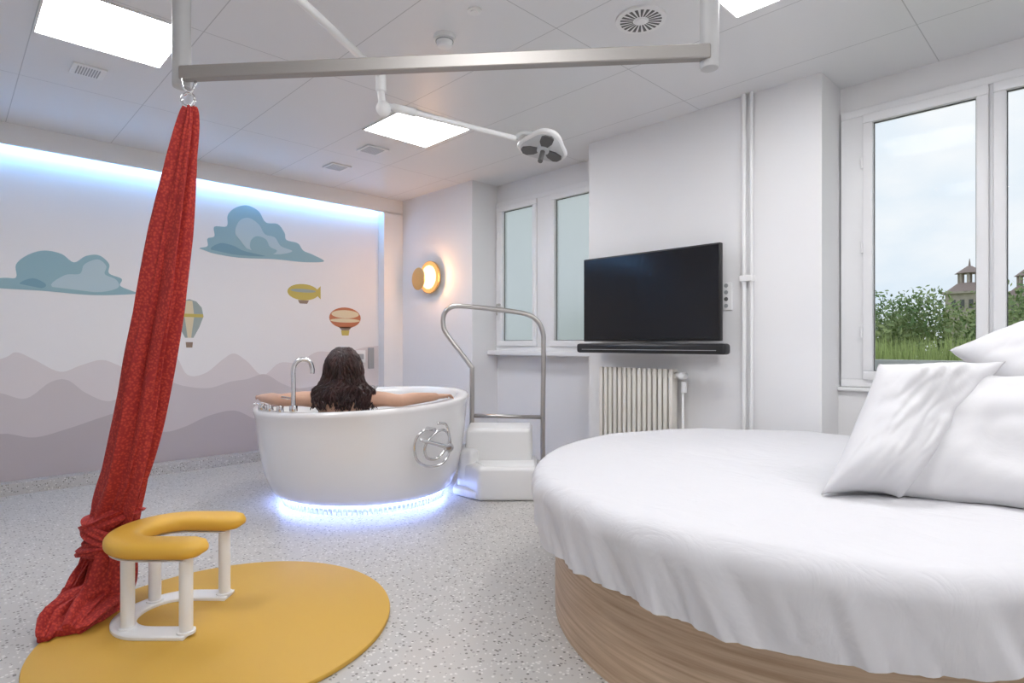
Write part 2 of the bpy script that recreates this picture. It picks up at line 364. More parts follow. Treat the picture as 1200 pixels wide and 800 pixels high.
def rvent(cx,cy,r=.127):
    P=[cyl('plate',(cx,cy,H),(cx,cy,H-.012),r,M_white,40)]
    for ring in range(1):
        rr0=.04;rr1=.105
        for i in range(22):
            a=2*pi*i/22;b2=a+2*pi/22*.55
            v=[(cx+rr0*math.cos(a),cy+rr0*math.sin(a)),(cx+rr1*math.cos(a),cy+rr1*math.sin(a)),(cx+rr1*math.cos(b2),cy+rr1*math.sin(b2)),(cx+rr0*math.cos(b2),cy+rr0*math.sin(b2))]
            P.append(mk('slot',[(p[0],p[1],H-.0128) for p in v]+[(p[0],p[1],H-.011) for p in v],BF,M_dark))
    s=join('slots',P[1:]);c=ellip('hub',(cx,cy,H-.014),.03,.03,.012,M_white)
    group('ceiling_vent',[P[0],s,c],(cx,cy,H))
rvent(2.555,1.676)
group('smoke_detector',[cyl('base',(1.937,2.509,H),(1.937,2.509,H-.025),.058,M_white,32),cyl('head',(1.937,2.509,H-.025),(1.937,2.509,H-.06),.047,M_white,32,r2=.038,bev=.006),cyl('slot',(1.937,2.509,H-.03),(1.937,2.509,H-.034),.0485,M_grey,32)],(1.937,2.509,H))
group('ceiling_sensor',[cyl('disc',(1.895,2.212,H),(1.895,2.212,H-.008),.036,M_white,32),cyl('lens',(1.895,2.212,H-.008),(1.895,2.212,H-.014),.02,M_white,24)],(1.895,2.212,H))

# ---------------------------------------------------------------- suspended rail + cloth
rl=[cyl('hanger_left',(-1.315,2.32,2.165),(-1.315,2.32,H),.034,M_pipe,24,True,bev=.008),
    cyl('hanger_right',(.725,2.14,2.155),(.725,2.14,H),.034,M_pipe,24,True,bev=.008),
    cyl('flange_left',(-1.315,2.32,H-.015),(-1.315,2.32,H),.07,M_pipe,24,True),cyl('flange_right',(.725,2.14,H-.015),(.725,2.14,H),.07,M_pipe,24,True)]
p0=Vector((-1.30,2.29,2.207));p1=Vector((.72,2.12,2.207));d=(p1-p0).normalized();w=Vector((-d.y,d.x,0))
v=[]
for z in (-.026,.026):
    for p,s in ((p0,-1),(p1,-1),(p1,1),(p0,1)): v.append(W(*(p+w*s*.02+Vector((0,0,z)))))
rl.append(bevel(mk('rail_bar',v,BF,M_bar),.004,1,smooth=False))
group('suspension_rail',rl,W(-.3,2.2,2.2))
# carabiner
cp=[(math.cos(t)*.022,math.sin(t)*.05) for t in [2*pi*i/24 for i in range(25)]]
hk=[tube('karabiner',[W(-1.268+a,2.285+a*.4,2.185+b2) for a,b2 in cp],.0055,M_chrome,8),
    tube('ring',[W(-1.272+math.cos(t)*.026,2.29,2.105+math.sin(t)*.026) for t in [2*pi*i/24 for i in range(25)]],.0055,M_chrome,8)]
CP=[(-1.276,2.30,2.085),(-1.279,2.30,2.04),(-1.312,2.31,1.867),(-1.365,2.33,1.60),(-1.427,2.36,1.33),(-1.504,2.40,1.052),(-1.572,2.44,.80),(-1.652,2.49,.574),(-1.745,2.56,.40),(-1.775,2.58,.25),(-1.785,2.56,.12),(-1.77,2.46,.06),(-1.74,2.34,.045),(-1.715,2.25,.03)]
CR=[.018,.032,.05,.066,.074,.077,.077,.076,.085,.082,.10,.11,.09,.05]
def foldshape(ph,nf=5,amp=.22,flat_=.62):
    def f(a,i,n):
        s=i/n
        r=1+amp*math.sin(nf*a+ph+s*5)+.17*math.sin((nf+4)*a-s*9+ph)+.07*math.sin(17*a+s*14)
        return r*math.cos(a)*flat_,r*math.sin(a)
    return f
cl=tube('main_drape',CP,CR,M_red,96,8,True,shape=foldshape(.4,5,.27),up=tuple(R_D@Vector((0,1,0))))
# knot wraps
kn=[]
for (c,r,tilt,rr) in [((-1.765,2.57,.38),.08,.5,.04),((-1.75,2.57,.32),.085,-.45,.044),((-1.775,2.56,.27),.08,.25,.038)]:
    pts=[]
    for i in range(19):
        a=2*pi*i/18;pts.append(W(c[0]+math.cos(a)*r,c[1]+math.sin(a)*r*.8,c[2]+math.cos(a)*r*math.tan(tilt)*.8))
    kn.append(tube('knot',pts,rr,M_red,28,3,shape=foldshape(c[2]*20,4,.2,.8)))
t1=tube('tail_a',[(-1.76,2.56,.33),(-1.71,2.50,.22),(-1.72,2.47,.10),(-1.78,2.40,.05),(-1.80,2.30,.04),(-1.77,2.2,.02)],[.04,.06,.075,.08,.07,.03],M_red,48,6,True,shape=foldshape(2,4,.25,.6))
t2=tube('tail_b',[(-1.78,2.56,.30),(-1.86,2.56,.16),(-1.88,2.50,.06),(-1.83,2.38,.04),(-1.80,2.30,.03)],[.035,.05,.06,.06,.03],M_red,48,6,True,shape=foldshape(3.3,5,.25,.6))
clm=join('fabric',[cl]+kn+[t1,t2])
def clampz(o,z):
    for v in o.data.vertices:
        if v.co.z<z: v.co.z=z+ .002*math.sin(v.co.x*90)
clampz(clm,.022)
group('hanging_red_cloth',[clm]+hk,W(-1.3,2.3,1.2))

# ---------------------------------------------------------------- floor mat + birthing stool
m=cyl('round_floor_mat',(-1.162,2.38,0.0),(-1.162,2.38,.02),.65,M_yel2,128,True,bev=.006)
arc=[( -1.425+.16*math.cos(a),2.43+.172*math.sin(a)) for a in [(-pi/2)-pi*i/12 for i in range(13)]]
Upath=[(-1.25,2.258),(-1.34,2.258)]+arc+[(-1.34,2.602),(-1.26,2.60)]
def padshape(a,i,n):
    c,s=math.cos(a),math.sin(a);e=.75
    return (math.copysign(abs(c)**e,c)*.52,math.copysign(abs(s)**e,s))
seat=tube('seat_pad',[W(a,b2,.358) for a,b2 in Upath],.068,M_yel,32,4,shape=padshape,roundcap=True)
plate=tube('seat_underplate',[W(a,b2,.321) for a,b2 in Upath],.05,M_white,16,4,shape=lambda a,i,n:(math.cos(a)*.12,math.sin(a)))
# base U plate
st=[seat,plate]
base=tube('base_plate',[W(a,b2,.026) for a,b2 in Upath],.045,M_white,16,4,shape=lambda a,i,n:(max(-1,min(1,math.cos(a)*1.6))*.14,max(-1,min(1,math.sin(a)*1.5))))
st.append(base)
for i,(a,b2) in enumerate([(-1.262,2.257),(-1.51,2.29),(-1.55,2.53),(-1.285,2.605)]):
    st.append(cyl('leg_%d'%i,(a,b2,.03),(a,b2,.325),.0245,M_white,24,True))
    st.append(cyl('collar_%d'%i,(a,b2,.03),(a,b2,.04),.034,M_white,24,True))
group('birthing_stool',st,W(-1.4,2.43,.02))

# ---------------------------------------------------------------- bath tub
TC=(-1.12,4.45)
def tring(a,b2,z,tilt=1,n=96):
    out=[]
    for k in range(n):
        t=2*pi*k/n;u=math.cos(t);v=math.sin(t);e=.94
        u=math.copysign(abs(u)**e,u);v=math.copysign(abs(v)**e,v)
        off=(.03*u+.03*v+.015)*tilt
        out.append(W(TC[0]+a*u,TC[1]+b2*v,z+off))
    return out
prof=[(.57,.535,.06,0),(.615,.58,.064,0),(.645,.607,.08,0),(.668,.628,.11,0),(.712,.660,.22,.05),(.748,.688,.40,.35),(.766,.702,.56,.7),(.775,.710,.655,1),(.787,.723,.685,1),(.789,.725,.703,1),(.780,.716,.718,1),(.76,.697,.722,1),(.71,.648,.72,1),(.695,.633,.712,1),(.685,.622,.68,1),(.66,.60,.55,.7),(.61,.55,.35,.3),(.52,.46,.2,0),(.35,.3,.145,0),(.1,.09,.14,0)]
tub=[loft('shell',[tring(*p) for p in prof],M_acryl)]
tub.append(loft('plinth',[tring(.50,.47,0,0),tring(.50,.47,.065,0)],M_white))
# led ring
n=96;o=tring(.600,.565,.050,0);i_=tring(.58,.545,.050,0);o2=tring(.600,.565,.060,0);i2=tring(.58,.545,.060,0)
tub.append(loft('led_ring',[i_,o,o2,i2,i_],M_led2,caps=False))
# translucent ribs around plinth
rb=[]
for k in range(110):
    t=2*pi*k/110;a,b2=.59,.555
    p=(TC[0]+a*math.cos(t),TC[1]+b2*math.sin(t))
    rb.append(cyl('rib',(p[0],p[1],0),(p[0],p[1],.048),.006,M_white,6,True))
tub.append(join('plinth_ribs',rb))
wr_=tring(.655,.592,.565,0)
tub.append(mk('water_surface',wr_,[tuple(range(len(wr_)))],M_water))
# faucet (gooseneck) and controls on the rim
zr=.715
tub+= [tube('faucet_neck',[(-1.425,3.80,zr),(-1.425,3.80,.90),(-1.425,3.80,.985),(-1.405,3.81,1.03),(-1.37,3.825,1.045),(-1.335,3.84,1.03),(-1.32,3.85,.985),(-1.32,3.85,.95)],.015,M_chrome,14,5,True),
       cyl('faucet_base',(-1.425,3.80,zr-.01),(-1.425,3.80,zr+.03),.026,M_chrome,24,True,bev=.004),
       cyl('faucet_lever',(-1.445,3.80,.79),(-1.50,3.79,.80),.008,M_chrome,10,True)]
for k,(a,b2) in enumerate([(-1.53,3.845),(-1.62,3.90),(-1.70,3.96)]):
    tub+= [cyl('knob_%d'%k,(a,b2,zr-.02),(a,b2,zr+.025),.024,M_chrome,24,True,bev=.005),cyl('knob_lever_%d'%k,(a,b2,zr+.018),(a-.05,b2-.01,zr+.024),.006,M_chrome,10,True)]
tub.append(cyl('overflow_knob',(-1.20,5.10,.74),(-1.20,5.10,.78),.025,M_chrome,20,True))
# hand shower hose hung on outer right
cc=Vector((-.545,3.905,.475));tx=Vector((.78,.62,0)).normalized();nn=Vector((.62,-.78,0))
hs=[]
ctrl=[(.02,.10,.03),(-.08,.10,.04),(-.135,.03,.03),(-.12,-.08,.02),(-.04,-.14,.02),(.07,-.135,.03),(.13,-.06,.03),(.13,.03,.03),(.08,.09,.04),(.0,.075,.05),(-.07,.0,.05),(-.05,-.08,.04),(.03,-.09,.04),(.11,.0,.05),(.10,.12,.04),(.03,.14,.04)]
hs.append(tube('shower_hose',[W(*(cc+tx*a+nn*c_+Vector((0,0,b2)))) for a,b2,c_ in ctrl],.009,M_chrome,8,8))
hp=cc+nn*.065
hs.append(tube('shower_handle',[W(*(hp+tx*-.11+Vector((0,0,.045)))),W(*(hp+Vector((0,0,.01)))),W(*(hp+tx*.085+Vector((0,0,-.02))))],[.011,.013,.018],M_chrome,12,4,roundcap=True))
hs.append(cyl('shower_rose',tuple(hp+tx*.10+Vector((0,0,-.025))-nn*.01),tuple(hp+tx*.10+Vector((0,0,-.025))+nn*.02),.03,M_chrome,24,True,bev=.005))
hs.append(cyl('hose_bracket',tuple(cc+nn*-.05+Vector((0,0,.1))),tuple(cc+nn*.05+Vector((0,0,.1))),.014,M_chrome,16,True))
tub+=hs
group('birthing_pool_tub',tub,W(TC[0],TC[1],0))

# ---------------------------------------------------------------- steps
def rblock(name,poly,z0_,z1_,m,bev=.035,taper=.02):
    n=len(poly);cx=sum(p[0] for p in poly)/n;cy=sum(p[1] for p in poly)/n
    v=[W(a+(a-cx)*taper*2,b2+(b2-cy)*taper*2,z0_) for a,b2 in poly]+[W(a,b2,z1_) for a,b2 in poly]
    f=[tuple(range(n))[::-1],tuple(range(n,2*n))]+[(i,(i+1)%n,n+(i+1)%n,n+i) for i in range(n)]
    o=mk(name,v,f,m);bevel(o,bev,4,.3);return o
s1=rblock('upper_step',[(-.36,4.50),(.15,4.52),(.17,4.88),(-.36,4.88)],0,.485,M_step,.03,.02)
s2=rblock('lower_step',[(-.24,4.24),(.18,4.25),(.20,4.75),(-.36,4.75),(-.38,4.45)],0,.245,M_step,.03,.025)
s3=rblock('side_skirt',[(-.45,4.42),(-.25,4.24),(-.2,4.7),(-.44,4.75)],0,.07,M_step,.025,.0)
s4=rblock('side_flank',[(-.41,4.45),(-.30,4.38),(-.2,4.7),(-.41,4.75)],0,.34,M_step,.04,.06)
s5=rblock('upper_tread',[(-.345,4.535),(.135,4.555),(.15,4.86),(-.345,4.86)],.48,.489,M_white,.003,0)
s6=rblock('lower_tread',[(-.20,4.275),(.165,4.285),(.17,4.49),(-.30,4.49)],.24,.249,M_white,.003,0)
group('bath_steps',[s1,s2,s3,s4,s5,s6],W(-.1,4.55,0))
hr=[tube('hoop',[(-.34,4.95,0),(-.34,4.95,.5),(-.34,4.95,.90),(-.36,4.95,.97),(-.55,4.95,1.22),(-.585,4.95,1.31),(-.575,4.95,1.40),(-.52,4.95,1.455),(-.42,4.96,1.465),(-.1,4.99,1.435),(.12,5.0,1.40),(.22,5.0,1.34),(.265,5.0,1.24),(.27,5.0,1.1),(.265,5.0,.5),(.265,5.0,0)],.021,M_steel,14,5,True),
    tube('lower_bar',[(-.34,4.95,.535),(.265,5.0,.515)],.017,M_steel,12,0,True),
    cyl('foot_a',(-.34,4.95,0),(-.34,4.95,.012),.05,M_steel,24,True),cyl('foot_b',(.265,5.0,0),(.265,5.0,.012),.05,M_steel,24,True)]
group('steel_handrail',hr,W(0,4.97,0))

# ---------------------------------------------------------------- woman
HL=-1.15
parts=[]
def dring(c,hw,hd,n=24): return [W(c[0]+hw*math.cos(2*pi*k/n),c[1]+hd*math.sin(2*pi*k/n),c[2]) for k in range(n)]
tr=[(.15,4.24,.13,.10),(.19,4.22,.18,.125),(.27,4.19,.185,.125),(.38,4.12,.145,.105),(.50,4.06,.145,.105),(.60,4.02,.16,.11),(.69,3.99,.175,.10),(.75,3.975,.175,.085),(.79,3.97,.14,.07),(.825,3.97,.075,.055),(.85,3.975,.052,.052),(.92,3.99,.05,.052)]
parts.append(loft('t',[dring((HL,b2,z),hw,hd) for z,b2,hw,hd in tr],M_skin))
def limb(P,R,n=6,seg=16,sh=None): parts.append(tube('l',P,R,M_skin,seg,n,True,roundcap=True,shape=sh))
# legs
for s in (-1,1):
    limb([(HL+s*.09,4.22,.25),(HL+s*.12,4.42,.40),(HL+s*.14,4.60,.50),(HL+s*.13,4.72,.36),(HL+s*.12,4.80,.22)],[.085,.075,.052,.052,.032])
    limb([(HL+s*.12,4.79,.20),(HL+s*.13,4.90,.21)],[.034,.02],3)
# arms and hands
def rimpt(th,side,z,ra=.74,rb_=.68): return (TC[0]+side*ra*math.cos(math.radians(th)),TC[1]-rb_*math.sin(math.radians(th)),z)
def arm(side,tel,twr,thd,zw):
    sh=(HL+side*.165,3.975,.765)
    el=rimpt(tel,side,.77);wr2=rimpt(twr,side,zw)
    mid=((sh[0]+el[0])/2,(sh[1]+el[1])/2-.005,.775)
    fm=((el[0]*.6+wr2[0]*.4),(el[1]*.6+wr2[1]*.4)-.012*1,(el[2]*.6+wr2[2]*.4)+.004)
    limb([(HL+side*.10,3.975,.76),sh,mid,el,fm,wr2],[.062,.059,.050,.042,.041,.026])
    hd=rimpt(thd,side,zw-.004)
    dv=(Vector(hd)-Vector(wr2)).normalized();sd=Vector((-dv.y,dv.x,0))  # sideways
    w0=Vector(wr2)
    # palm (flattened)
    Pm=[W(*(w0+dv*t)) for t in (0,.03,.06,.085)]
    def fs(a,i,n): return (math.cos(a)*.42,math.sin(a))
    parts.append(tube('palm',Pm,[.028,.037,.042,.036],M_skin,16,4,roundcap=True,shape=fs,up=(0,0,1)))
    for k,(off,ln) in enumerate([(-.029,.062),(-.0098,.076),(.0098,.082),(.029,.072)]):
        if side>0: off=-off
        b0=w0+dv*.075+sd*off;q=Vector((0,0,1))
        pts=[b0,b0+dv*ln*.4+q*.006+sd*off*.22,b0+dv*ln*.75-q*.002+sd*off*.36,b0+dv*ln-q*.018+sd*off*.4]
        parts.append(tube('f',[W(*p) for p in pts],[.0095,.009,.008,.0068],M_skin,10,4,roundcap=True))
    tsd=sd*(1 if side>0 else -1)*1
    b0=w0+dv*.025+tsd*.028
    pts=[b0,b0+dv*.025+tsd*.022,b0+dv*.055+tsd*.03-Vector((0,0,.006))]
    parts.append(tube('th',[W(*p) for p in pts],[.013,.0115,.009],M_skin,10,4,roundcap=True))
arm(-1,55,27,12,.762)
arm(1,60,37,22,.78)
# head with face (looks away, towards the mural)
hc=Vector((HL,4.0,.99))
def hel(o,r): parts.append(ellip('h',W(*(hc+Vector(o))),r[0],r[1],r[2],M_skin,rot=R_D))
hel((0,-.012,.02),(.074,.092,.088)); hel((0,.03,-.035),(.055,.062,.078)); hel((0,.055,-.085),(.03,.03,.022))
hel((0,.098,-.018),(.011,.016,.024)); hel((0,.105,-.03),(.016,.013,.010)); hel((0,.087,-.058),(.024,.012,.008)); hel((0,.086,-.067),(.02,.012,.007))
hel((0,.078,.022),(.05,.018,.012))
for s in (-1,1): hel((s*.076,0,-.008),(.009,.018,.03)); hel((s*.038,.06,-.028),(.022,.022,.022))
body=join('body_raw',parts)
rm=body.modifiers.new('r','REMESH');rm.mode='VOXEL';rm.voxel_size=.0055
sm=body.modifiers.new('s','SMOOTH');sm.factor=.5;sm.iterations=3
dg=bpy.context.evaluated_depsgraph_get();me=bpy.data.meshes.new_from_object(body.evaluated_get(dg))
bpy.data.objects.remove(body)
me.materials.clear();me.materials.append(M_skin);me.materials.append(M_swim)
bo=bpy.data.objects.new('body',me);sc.collection.objects.link(bo)
c0=W(HL,4.05,0)
for p in me.polygons:
    p.use_smooth=True
    z=p.center.z;dd=((p.center.x-c0.x)**2+(p.center.y-c0.y)**2)**.5
    if z<.66 and z>.16 and dd<.30: p.material_index=1
wp=[bo]
for s in (-1,1):
    wp.append(ellip('eye',W(*(hc+Vector((s*.031,.078,.002)))),.012,.012,.010,M_white,rot=R_D,seg=12,rings=8))
    wp.append(ellip('iris',W(*(hc+Vector((s*.031,.088,.002)))),.0055,.004,.0055,M_hair,rot=R_D,seg=10,rings=6))
# hair
H_=[ellip('cap',W(*(hc+Vector((0,-.02,.03)))),.084,.098,.094,M_hair,rot=R_D)]
VV=[];FF=[]
for k in range(420):
    az=random.uniform(-1.9,1.9)   # around the back, 0=straight back
    el=random.uniform(.15,1.35)
    s0=hc+Vector((math.sin(az)*.086*math.cos(el),-.02-math.cos(az)*.098*math.cos(el),.03+.096*math.sin(el)))
    sx=math.sin(az)
    zend=random.uniform(.685,.79)
    hx=sx*random.uniform(.12,.21)+random.uniform(-.02,.03)+.015
    yb=3.885+abs(sx)*.035+random.uniform(-.03,.025)
    e0=Vector((HL+hx,yb,zend))
    ph=random.uniform(0,6.28);fq=random.uniform(16,26);am=random.uniform(.008,.019)
    pts=[];rad=[]
    m1_=s0+Vector((sx*.035,-.035*math.cos(az),-.03*math.cos(el)-.01));m2_=Vector((HL+sx*.135+.005,3.895+abs(sx)*.05,.90))
    base_=crom([s0,m1_,m2_,(m2_+e0)/2+Vector((sx*.03,-.01,0)),e0],7)
    for j,p in enumerate(base_):
        t=j/(len(base_)-1)
        q=p+Vector((math.sin(ph+t*fq),math.cos(ph*1.3+t*fq)*.7,0))*am*min(1,t*2)
        pts.append(W(*q));rad.append(.0075*(1-t)**.35+.0012)
    V,F_=sweepdata(pts,rad,6)
    o=len(VV);VV+=V;FF+=[tuple(i+o for i in f) for f in F_]
H_.append(mk('locks',VV,FF,M_hair,True))
wp.append(join('hair',H_))
group('woman_bathing',wp,W(HL,4.1,.6))

# ---------------------------------------------------------------- wall items
tv=[box('cabinet',3.71,3.75,1.815,2.975,1.165,1.825,M_black,.006),box('screen',3.706,3.7105,1.827,2.963,1.183,1.813,M_screen),
    box('rear_housing',3.75,3.79,2.1,2.7,1.25,1.65,M_black,.01),box('wall_bracket',3.78,3.848,2.25,2.55,1.3,1.6,M_black)]
group('flat_screen_tv',tv,(3.78,2.4,1.5))
sb=[box('speaker_body',3.62,3.71,1.74,2.98,1.075,1.148,M_black,.02),box('front_trim',3.617,3.622,1.80,2.92,1.10,1.104,M_grey),box('bracket',3.70,3.848,2.3,2.5,1.10,1.13,M_black)]
group('soundbar',sb,(3.7,2.35,1.1))
# radiator
ra=[]
ns=15;ya,yb=2.17,2.83
for i in range(ns):
    yy=ya+(yb-ya)*(i+.5)/ns
    o=box('fin_%d'%i,3.715,3.735,yy-.015,yy+.015,.36,.965,M_rad,.006);ra.append(o)
    o=box('column_%d'%i,3.735,3.80,yy-.009,yy+.009,.36,.96,M_rad,.004);ra.append(o)
ra+= [box('header_top',3.74,3.79,ya,yb,.90,.94,M_rad,.008),box('header_bottom',3.74,3.79,ya,yb,.38,.42,M_rad,.008),box('bracket_a',3.79,3.848,2.3,2.33,.8,.84,M_rad),box('bracket_b',3.79,3.848,2.67,2.7,.8,.84,M_rad)]
radj=join('fins',ra)
vl=[cyl('valve_body',(3.765,2.17,.92),(3.765,2.09,.92),.02,M_white,16),cyl('valve_head',(3.765,2.11,.88),(3.765,2.11,.80),.02,M_white,16),cyl('thermostat',(3.765,2.10,.92),(3.70,2.10,.92),.024,M_white,20,bev=.005),
    tube('supply_pipe',[(3.765,2.12,.8),(3.765,2.12,.4),(3.765,2.12,0)],.009,M_white,10)]
group('radiator',[radj]+vl,(3.77,2.5,.6))
wpi=[cyl('pipe_a',(3.825,1.705,0),(3.825,1.705,H),.016,M_white,16),cyl('pipe_b',(3.825,1.655,0),(3.825,1.655,H),.013,M_white,16),box('clip',3.80,3.85,1.64,1.73,1.56,1.60,M_white,.006),box('clip_low',3.80,3.85,1.64,1.73,.4,.44,M_white,.006)]
group('heating_pipes',wpi,(3.82,1.68,0))
sk=[box('plate',3.838,3.85,1.795,1.875,1.375,1.565,M_white,.006)]
for i in range(4):
    zz=1.40+i*.046
    sk.append(cyl('socket_%d'%i,(3.838,1.835,zz+.006),(3.8355,1.835,zz+.006),.014,M_grey if i!=1 else M_dark,16))
group('wall_socket_plate',sk,(3.84,1.835,1.47))
# wall sconce
lp=[cyl('back_mount',(3.85,5.25,1.87),(3.80,5.25,1.87),.06,M_gold,32),
    cyl('glow_disc',(3.80,5.19,1.87),(3.785,5.19,1.87),.13,M_glow,64),
    cyl('glow_ring',(3.805,5.19,1.87),(3.79,5.19,1.87),.17,M_glow2,64),
    cyl('glow_rim',(3.815,5.19,1.87),(3.795,5.19,1.87),.178,M_gold,64),
    ellip('gold_dish',(3.745,5.32,1.86),.012,.125,.125,M_gold),cyl('dish_stem',(3.80,5.28,1.87),(3.75,5.31,1.86),.02,M_gold,16)]
pl=bpy.data.lights.new('sconce_bulb','POINT');pl.energy=8;pl.color=(1,.5,.2);pl.shadow_soft_size=.04
po=bpy.data.objects.new('sconce_bulb',pl);sc.collection.objects.link(po);po.location=(3.72,5.10,1.87);lp.append(po)
group('wall_sconce',lp,(3.8,5.3,1.87))
# mural side service panel
sv=[box('plate_a',3.30,3.42,YP-.02,YP-.006,.93,1.07,M_white,.004),box('plate_b',3.46,3.53,YP-.02,YP-.006,.86,1.10,M_grey,.004),box('knob_box',3.33,3.39,YP-.04,YP-.02,.97,1.03,M_grey,.008)]
group('bath_control_panel',sv,(3.4,YP,1))

# ---------------------------------------------------------------- examination lamp
el_=[cyl('ceiling_plate',(-.955,1.85,H-.02),(-.955,1.85,H),.09,M_white,32,True),
     cyl('mount_pole',(-.955,1.85,2.46),(-.955,1.85,H),.025,M_white,20,True),
     tube('upper_arm',[(-.955,1.85,2.50),(-.655,2.9,2.485)],.018,M_white,14,0,True),
     cyl('elbow',(-.655,2.9,2.52),(-.652,2.9,2.40),.026,M_white,20,True,bev=.006),
     cyl('elbow_post',(-.652,2.9,2.40),(-.645,2.9,2.33),.018,M_white,20,True),
     ellip('elbow_knob',W(-.64,2.9,2.315),.036,.036,.04,M_white),
     tube('lower_arm',[(-.64,2.9,2.335),(-.52,2.99,2.335),(-.04,3.33,2.335),(.02,3.36,2.33)],.015,M_white,12,0,True),
     tube('lower_arm_sleeve',[(-.60,2.93,2.335),(-.50,3.0,2.335)],.021,M_white,12,0,True)]
hc2=Vector((.185,3.40,2.30))
tiltm=Matrix.Rotation(math.radians(40),3,'Z')@Matrix.Rotation(math.radians(-6),3,'X')@Matrix.Rotation(math.radians(17),3,'Y')
def lp_(x,y,z): return W(*(hc2+tiltm@Vector((x,y,z))))
def tri(r,amp,z,n=72,ph=0): return [lp_(*( (r+amp*math.cos(3*(t+ph)))*math.cos(t),(r+amp*math.cos(3*(t+ph)))*math.sin(t),z)) for t in [2*pi*i/n for i in range(n)]]
el_.append(loft('housing',[tri(.115,.016,-.018),tri(.135,.018,-.012),tri(.142,.020,.0),tri(.132,.018,.014),tri(.10,.012,.022)],M_white))
el_.append(loft('lens_face',[tri(.124,.016,-.0195),tri(.124,.016,-.0175)],M_silver))
for k in range(3):
    a=2*pi*k/3
    pts=[(.02,.014),(.07,.036),(.115,.036),(.132,.018)]
    ring=[(r_,wd) for r_,wd in pts]+[(r_,-wd) for r_,wd in reversed(pts)]
    c,s=math.cos(a),math.sin(a)
    el_.append(loft('led_blade_%d'%k,[[lp_(x*c-y*s,x*s+y*c,-.028) for x,y in ring],[lp_(x*c-y*s,x*s+y*c,-.018) for x,y in ring]],M_dark,smooth=False))
el_.append(cyl('hub',tuple(lp_(0,0,-.04)),tuple(lp_(0,0,.045)),.036,M_silver,28,bev=.006))
el_.append(cyl('handle',tuple(lp_(0,0,-.035)),tuple(lp_(-.03,-.03,-.13)),.014,M_dark,16))
el_.append(tube('yoke',[W(.02,3.36,2.33),W(.06,3.37,2.365),lp_(-.03,0,.05),lp_(0,0,.04)],.014,M_silver,10,4))
group('examination_lamp',el_,W(-.4,3,2.5))

# ---------------------------------------------------------------- round bed
BC=Vector((2.64,.917));BR=1.17
bed=[cyl('wood_drum',(BC.x,BC.y,0),(BC.x,BC.y,.37),1.062,M_oak,160)]
bed.append(cyl('mattress',(BC.x,BC.y,.37),(BC.x,BC.y,.585),1.11,M_sheet,120,bev=.04))
na=540;rings=[]
prof2=[(0.0005,.62)]+[(BR*t,.62) for t in (.06,.12,.18,.24,.3,.36,.42,.48,.54,.6,.66,.72,.78,.83,.88,.915)]
cr_=.075
for a in (12,25,38,51,64,77,90): prof2.append((BR-cr_+cr_*math.sin(math.radians(a)),.62-cr_+cr_*math.cos(math.radians(a))))
for z in (.525,.505,.485,.465,.445,.425,.41,.395,.38,.365): prof2.append((BR-(.545-z)*.10,z))
for (r,z) in prof2:
    rg=[]
    for k in range(na):
        t=2*pi*k/na;x=math.cos(t);y=math.sin(t)
        s=max(0,min(1,(.60-z)/.2))
        sl=t+ (z-.45)*.35
        xs,ys=math.cos(sl),math.sin(sl)
        fold=noise.noise(Vector((xs*8,ys*8,z*1.2)))*.036+(abs(noise.noise(Vector((xs*20,ys*20,z*2))))-.2)*.034+noise.noise(Vector((xs*45,ys*45,z*5)))*.009
        rr=r+s*fold+ (noise.noise(Vector((x*3,y*3,5)))*.01 if r>1 else 0)
        zz=z
        if r<=BR-cr_+.02:
            q=Vector((x*r,y*r,0))
            ridge=1-abs(noise.noise(Vector((q.x*2.2+q.y*1.1,q.y*3.5-q.x*.8,2))))*4
            zz+=.011*noise.noise(q*2.6)+.008*max(0,ridge)*(.5+.5*noise.noise(q*1.4+Vector((3,3,3))))
        zz+= s*(noise.noise(Vector((x*2.2,y*2.2,9)))*.03+noise.noise(Vector((x*9,y*9,3)))*.014)
        px_=BC.x+x*rr;py_=BC.y+y*rr
        px_=min(px_,3.838)
        rg.append((px_,py_,zz))
    rings.append(rg)
sh=loft('fitted_sheet',rings,M_sheet,caps=False)
bed.append(sh)
group('round_bed',bed,(BC.x,BC.y,0))
